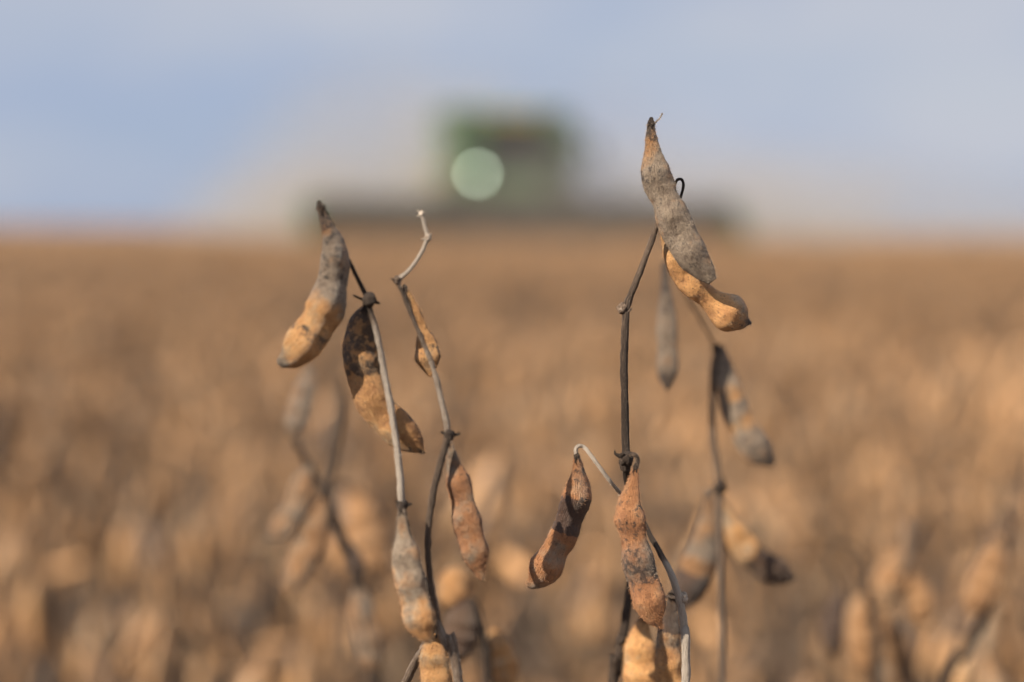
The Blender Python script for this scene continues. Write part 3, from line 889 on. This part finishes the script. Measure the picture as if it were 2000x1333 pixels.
# ------------------------------------------------------------------ combine harvester
M_GREEN = simple('green_paint', (.055, .135, .052), .4, .5, var=.15)
M_DKGREEN = simple('dark_green_paint', (.03, .085, .03), .5, .4)
M_YELLOW = simple('yellow_paint', (.62, .42, .03), .4, .5, var=.12)
M_BLACK = simple('black_rubber', (.022, .021, .020), .85, .25)
M_STEEL = simple('dusty_dark_steel', (.075, .065, .052), .6, .4)
M_GLASS, N_, L_, P_ = new_mat('tinted_cab_glass')
P_.inputs['Base Color'].default_value = (.012, .016, .018, 1)
P_.inputs['Roughness'].default_value = .12
P_.inputs['Specular IOR Level'].default_value = .2
M_GLINT, N_, L_, P_ = new_mat('sun_glint_glow')
P_.inputs['Base Color'].default_value = (.8, .85, .8, 1)
P_.inputs['Emission Color'].default_value = (.80, 1.0, .74, 1)
P_.inputs['Emission Strength'].default_value = 5.6  # emission imitates sunlight glinting off the machine
M_LAMP2, N_, L_, P_ = new_mat('amber_beacon_lens')
P_.inputs['Base Color'].default_value = (.55, .28, .03, 1)

def box(bm, x0, x1, y0, y1, z0, z1, bevel=.03, taper=None):
    vs = [bm.verts.new(p) for p in ((x0, y0, z0), (x1, y0, z0), (x1, y1, z0), (x0, y1, z0), (x0, y0, z1), (x1, y0, z1), (x1, y1, z1), (x0, y1, z1))]
    if taper:
        for v in vs[4:]:
            v.co.x = (x0 + x1) / 2 + (v.co.x - (x0 + x1) / 2) * taper[0]
            v.co.y = v.co.y + (taper[1] if v.co.y < (y0 + y1) / 2 else (taper[2] if len(taper) > 2 else 0))
    fs = [bm.faces.new([vs[i] for i in f]) for f in ((3, 2, 1, 0), (4, 5, 6, 7), (0, 1, 5, 4), (1, 2, 6, 5), (2, 3, 7, 6), (3, 0, 4, 7))]
    if bevel:
        es = set(e for f in fs for e in f.edges)
        bmesh.ops.bevel(bm, geom=list(es), offset=bevel, segments=2, affect='EDGES', profile=.6)

def cyl(bm, p0, p1, r0, r1=None, seg=20):
    p0, p1 = Vector(p0), Vector(p1)
    d = p1 - p0
    M = Matrix.Translation((p0 + p1) / 2) @ d.to_track_quat('Z', 'Y').to_matrix().to_4x4()
    bmesh.ops.create_cone(bm, cap_ends=True, segments=seg, radius1=r0, radius2=r0 if r1 is None else r1, depth=d.length, matrix=M)

def obj(name, bm, mat, parent, smooth=False):
    me = bpy.data.meshes.new(name)
    bmesh.ops.recalc_face_normals(bm, faces=bm.faces)
    bm.to_mesh(me); bm.free()
    me.materials.append(mat)
    if smooth: me.polygons.foreach_set('use_smooth', np.ones(len(me.polygons), dtype=bool))
    o = bpy.data.objects.new(name, me)
    COL.objects.link(o)
    o.parent = parent
    return o

CY = 41.0
comb = tag(empty('combine_harvester', (-.05, CY, 0), R(8)), 'green combine harvester with a wide dark header raising dust on the horizon', 'harvester')
comb.scale = (.95, .95, .95)
# the machine faces -Y in its own frame
b = bmesh.new(); box(b, -1.55, 1.55, -.4, 5.2, 1.35, 3.0, .12); box(b, -1.45, 1.45, 4.9, 6.2, 1.2, 2.6, .2); body = obj('body', b, M_GREEN, comb)
for sx in (-1, 1):
    b = bmesh.new(); box(b, sx * 1.575 - .02, sx * 1.575 + .02, .3, 4.8, 2.2, 2.42, .01); obj('side_stripe', b, M_YELLOW, body)
b = bmesh.new(); box(b, -1.5, 1.5, .9, 4.2, 2.95, 3.55, .06); box(b, -1.5, 1.5, .85, 4.25, 3.5, 3.98, .06, taper=(1.12, -.2, .2)); obj('grain_tank', b, M_GREEN, comb)
CX = -.30
b = bmesh.new(); box(b, CX - .72, CX + 1.02, -1.25, .75, 1.75, 3.5, .1, taper=(1.0, -.12)); cab = obj('cab', b, M_GREEN, comb)
b = bmesh.new(); box(b, CX - .62, CX + .92, -1.43, -1.30, 2.40, 3.48, .05); obj('windscreen', b, M_GLASS, cab)
for sx in (-.74, 1.02):
    b = bmesh.new(); box(b, CX + sx - .01, CX + sx + .03, -1.1, .45, 2.5, 3.40, .01); obj('side_window', b, M_GLASS, cab)
b = bmesh.new(); box(b, CX - .86, CX + 1.16, -1.75, .85, 3.5, 3.78, .09, taper=(.94, .12)); roof = obj('roof', b, M_DKGREEN, cab)
b = bmesh.new(); box(b, CX - .42, CX + .72, -1.80, -1.72, 3.58, 3.66, .02); obj('roof_visor', b, M_YELLOW, roof)
for x in (CX - .6, CX + .9):
    b = bmesh.new(); cyl(b, (x, -.3, 3.76), (x, -.3, 3.94), .07); obj('beacon', b, M_LAMP2, roof)
b = bmesh.new(); box(b, -.6, .6, -2.6, -.4, .75, 1.55, .06); obj('feeder_house', b, M_GREEN, comb)
# platform, rail and ladder at the machine's right (our left)
b = bmesh.new(); box(b, -1.75, -.72, -1.15, .2, 1.72, 1.84, .02)
for z in (2.25, 2.7): cyl(b, (-1.7, -1.12, z), (-1.7, .15, z), .025); cyl(b, (-1.7, -1.12, z), (-.8, -1.12, z), .025)
for p in ((-1.7, -1.12), (-1.7, .15)): cyl(b, (p[0], p[1], 1.8), (p[0], p[1], 2.7), .025)
obj('platform_rail', b, M_STEEL, comb)
b = bmesh.new(); box(b, -1.62, -.78, -.62, .45, 1.84, 3.3, .12); obj('front_panel', b, M_GREEN, comb)
b = bmesh.new()
for x in (-1.72, -1.3): cyl(b, (x, -1.25, .55), (x, -1.12, 1.8), .03)
for k in range(5): cyl(b, (-1.72, -1.24 + k * .025, .62 + k * .26), (-1.3, -1.24 + k * .025, .62 + k * .26), .025)
obj('ladder', b, M_STEEL, comb)
for sx, xx in ((-1, -.95), (1, 1.3)):
    b = bmesh.new(); cyl(b, (xx - .1 * sx, -1.4, 3.3), (xx + .5 * sx, -1.55, 3.2), .02); cyl(b, (xx + .5 * sx, -1.55, 3.2), (xx + .5 * sx, -1.55, 2.6), .02)
    box(b, xx + .5 * sx - .13, xx + .5 * sx + .13, -1.60, -1.54, 2.6, 3.1, .02); obj('mirror', b, M_BLACK, comb)
# wheels
for (x, y, r_, w_) in ((-1.5, .2, .95, .72), (1.5, .2, .95, .72), (-1.35, 4.9, .62, .5), (1.35, 4.9, .62, .5)):
    b = bmesh.new()
    prof = [(.60, -.5), (.86, -.5), (.97, -.42), (1.0, -.25), (1.0, .25), (.97, .42), (.86, .5), (.60, .5)]
    seg = 36
    rings = [[b.verts.new((x + pz * w_, y + math.cos(2 * math.pi * k / seg) * pr_ * r_, r_ + math.sin(2 * math.pi * k / seg) * pr_ * r_)) for k in range(seg)] for pr_, pz in prof]
    for i in range(len(rings)):
        A, B = rings[i], rings[(i + 1) % len(rings)]
        for k in range(seg): b.faces.new((A[k], A[(k + 1) % seg], B[(k + 1) % seg], B[k]))
    for k in range(24):
        a = 2 * math.pi * k / 24
        for s_ in (-1, 1):
            aa = a + (.06 if s_ > 0 else -.06)
            c0 = Vector((x + s_ * .12 * w_, y + math.cos(aa) * r_ * 1.015, r_ + math.sin(aa) * r_ * 1.015))
            c1 = Vector((x + s_ * .46 * w_, y + math.cos(aa + .16) * r_ * .99, r_ + math.sin(aa + .16) * r_ * .99))
            cyl(b, c0, c1, .045, seg=6)
    wh = obj('wheel', b, M_BLACK, comb)
    b = bmesh.new(); cyl(b, (x - w_ * .36, y, r_), (x + w_ * .36, y, r_), r_ * .58, seg=32); cyl(b, (x - w_ * .44, y, r_), (x + w_ * .44, y, r_), r_ * .2, seg=20); obj('rim', b, M_YELLOW, wh)
# unloading auger folded along the side, exhaust
b = bmesh.new(); cyl(b, (1.75, .9, 2.6), (1.75, 1.2, 3.55), .2); cyl(b, (1.75, 1.2, 3.5), (1.75, 6.6, 3.65), .2); cyl(b, (1.75, 6.5, 3.65), (1.75, 6.9, 3.3), .22); obj('unloading_auger', b, M_GREEN, comb, True)
b = bmesh.new(); cyl(b, (.8, 4.6, 2.9), (.8, 4.6, 3.9), .09); obj('exhaust_pipe', b, M_STEEL, comb)
# header
HW0, HW1 = -5.15, 4.95
b = bmesh.new(); box(b, HW0, HW1, -2.75, -2.62, .35, 1.42, .02); box(b, HW0, HW1, -2.80, -2.58, 1.40, 1.54, .03); box(b, HW0, HW1, -3.9, -2.7, .28, .36, .02); header = obj('header', b, M_STEEL, comb)
b = bmesh.new(); cyl(b, (HW0 + .15, -3.05, .72), (HW1 - .15, -3.05, .72), .2)
for k in range(80):
    t = k / 79; x = HW0 + .2 + t * (HW1 - HW0 - .4)
    a = t * 60 * (1 if t < .5 else -1)
    cyl(b, (x, -3.05 + .2 * math.cos(a), .72 + .2 * math.sin(a)), (x + .05, -3.05 + .32 * math.cos(a), .72 + .32 * math.sin(a)), .05, .05, seg=5)
obj('auger', b, M_STEEL, header)
b = bmesh.new(); cyl(b, (HW0 + .15, -3.65, 1.12), (HW1 - .15, -3.65, 1.12), .09)
for k in range(6):
    a = 2 * math.pi * k / 6 + .3
    yy, zz = -3.65 + .52 * math.cos(a), 1.12 + .52 * math.sin(a)
    cyl(b, (HW0 + .15, yy, zz), (HW1 - .15, yy, zz), .035, seg=8)
    for j in range(9):
        x = HW0 + .2 + j * (HW1 - HW0 - .4) / 8
        cyl(b, (x, -3.65, 1.12), (x, yy, zz), .025, seg=6)
    for j in range(70):
        x = HW0 + .2 + j * (HW1 - HW0 - .4) / 69
        cyl(b, (x, yy, zz), (x, yy - .03, zz - .24), .008, seg=4)
obj('reel', b, M_STEEL, header)
for sx, xx in ((-1, HW0), (1, HW1)):
    b = bmesh.new()
    pr_ = [(-2.6, .3), (-2.6, 1.5), (-3.1, 1.42), (-4.0, .85), (-4.7, .34), (-4.6, .26)]
    A = [b.verts.new((xx - .09, y_, z_)) for y_, z_ in pr_]; B = [b.verts.new((xx + .09, y_, z_)) for y_, z_ in pr_]
    b.faces.new(A); b.faces.new(B[::-1])
    for k in range(len(pr_)): b.faces.new((A[k], A[(k + 1) % len(pr_)], B[(k + 1) % len(pr_)], B[k]))
    obj('crop_divider', b, M_DKGREEN, header)
# glowing disc added by the platform to stand in for a sun glint
b = bmesh.new(); cyl(b, (-1.03, -1.42, 2.24), (-1.03, -1.22, 2.24), .12, .09, 24); glint_o = obj('sun_glint_mount', b, M_BLACK, comb)
b = bmesh.new(); cyl(b, (-1.03, -1.44, 2.24), (-1.03, -1.425, 2.24), .09, seg=24); obj('lens', b, M_GLINT, glint_o)  # glowing face of the added glint

# ------------------------------------------------------------------ dust round the machine
def dust():
    bm = bmesh.new()
    bmesh.ops.create_icosphere(bm, subdivisions=4, radius=1.0)
    for v in bm.verts:
        v.co *= 1 + .12 * mnoise.noise(v.co * 2.1)
    me = bpy.data.meshes.new('dust_cloud')
    bm.to_mesh(me); bm.free()
    m = bpy.data.materials.new('harvest_dust')
    m.use_nodes = True
    N, L = m.node_tree.nodes, m.node_tree.links
    N.clear()
    out = N.new('ShaderNodeOutputMaterial')
    pv = N.new('ShaderNodeVolumePrincipled')
    pv.inputs['Color'].default_value = (.57, .53, .485, 1)
    pv.inputs['Anisotropy'].default_value = 0.0
    geo_ = N.new('ShaderNodeNewGeometry')
    total = None
    # puffs: centre, radius, strength, in metres
    for c, r_, k in DUST_PUFFS:
        mp = N.new('ShaderNodeMapping'); mp.vector_type = 'TEXTURE'
        mp.inputs['Location'].default_value = c
        mp.inputs['Scale'].default_value = r_
        L.new(geo_.outputs['Position'], mp.inputs['Vector'])
        ln = N.new('ShaderNodeVectorMath'); ln.operation = 'LENGTH'
        L.new(mp.outputs[0], ln.inputs[0])
        fall = ramp(N, [(.0, (k, k, k)), (.45, (k * .55, k * .55, k * .55)), (1.0, (0, 0, 0))])
        L.new(ln.outputs['Value'], fall.inputs[0])
        total = fall.outputs[0] if total is None else mth(N, L, 'ADD', total, fall.outputs[0])
    nz = noise(N, L, geo_.outputs['Position'], .42, 3)
    d = mth(N, L, 'MULTIPLY', total, mth(N, L, 'MULTIPLY', mth(N, L, 'MAXIMUM', mth(N, L, 'SUBTRACT', mth(N, L, 'MULTIPLY', nz, 3.2), .8), .08), DUST))
    L.new(d, pv.inputs['Density'])
    L.new(pv.outputs[0], out.inputs['Volume'])
    me.materials.append(m)
    o = bpy.data.objects.new('dust_cloud', me)
    COL.objects.link(o)
    o.location = (0, 47, .4)
    o.scale = (19, 13, 6.0)
    tag(o, 'pale brown dust hanging round and left of the harvester', 'dust', kind='stuff')
DUST_PUFFS = [((-3.2, 45.5, 1.0), (5.4, 8.0, 4.9), 1.8), ((0.6, 40.5, 1.0), (5.0, 8.0, 4.4), .75), ((4.0, 46.0, .2), (15.0, 10.0, 3.4), 1.7), ((-5.0, 44.0, .3), (4.8, 7.0, 2.6), 1.5), ((6.0, 42.5, .5), (5.0, 7.0, 2.4), .9)]
DUST = .135
dust()
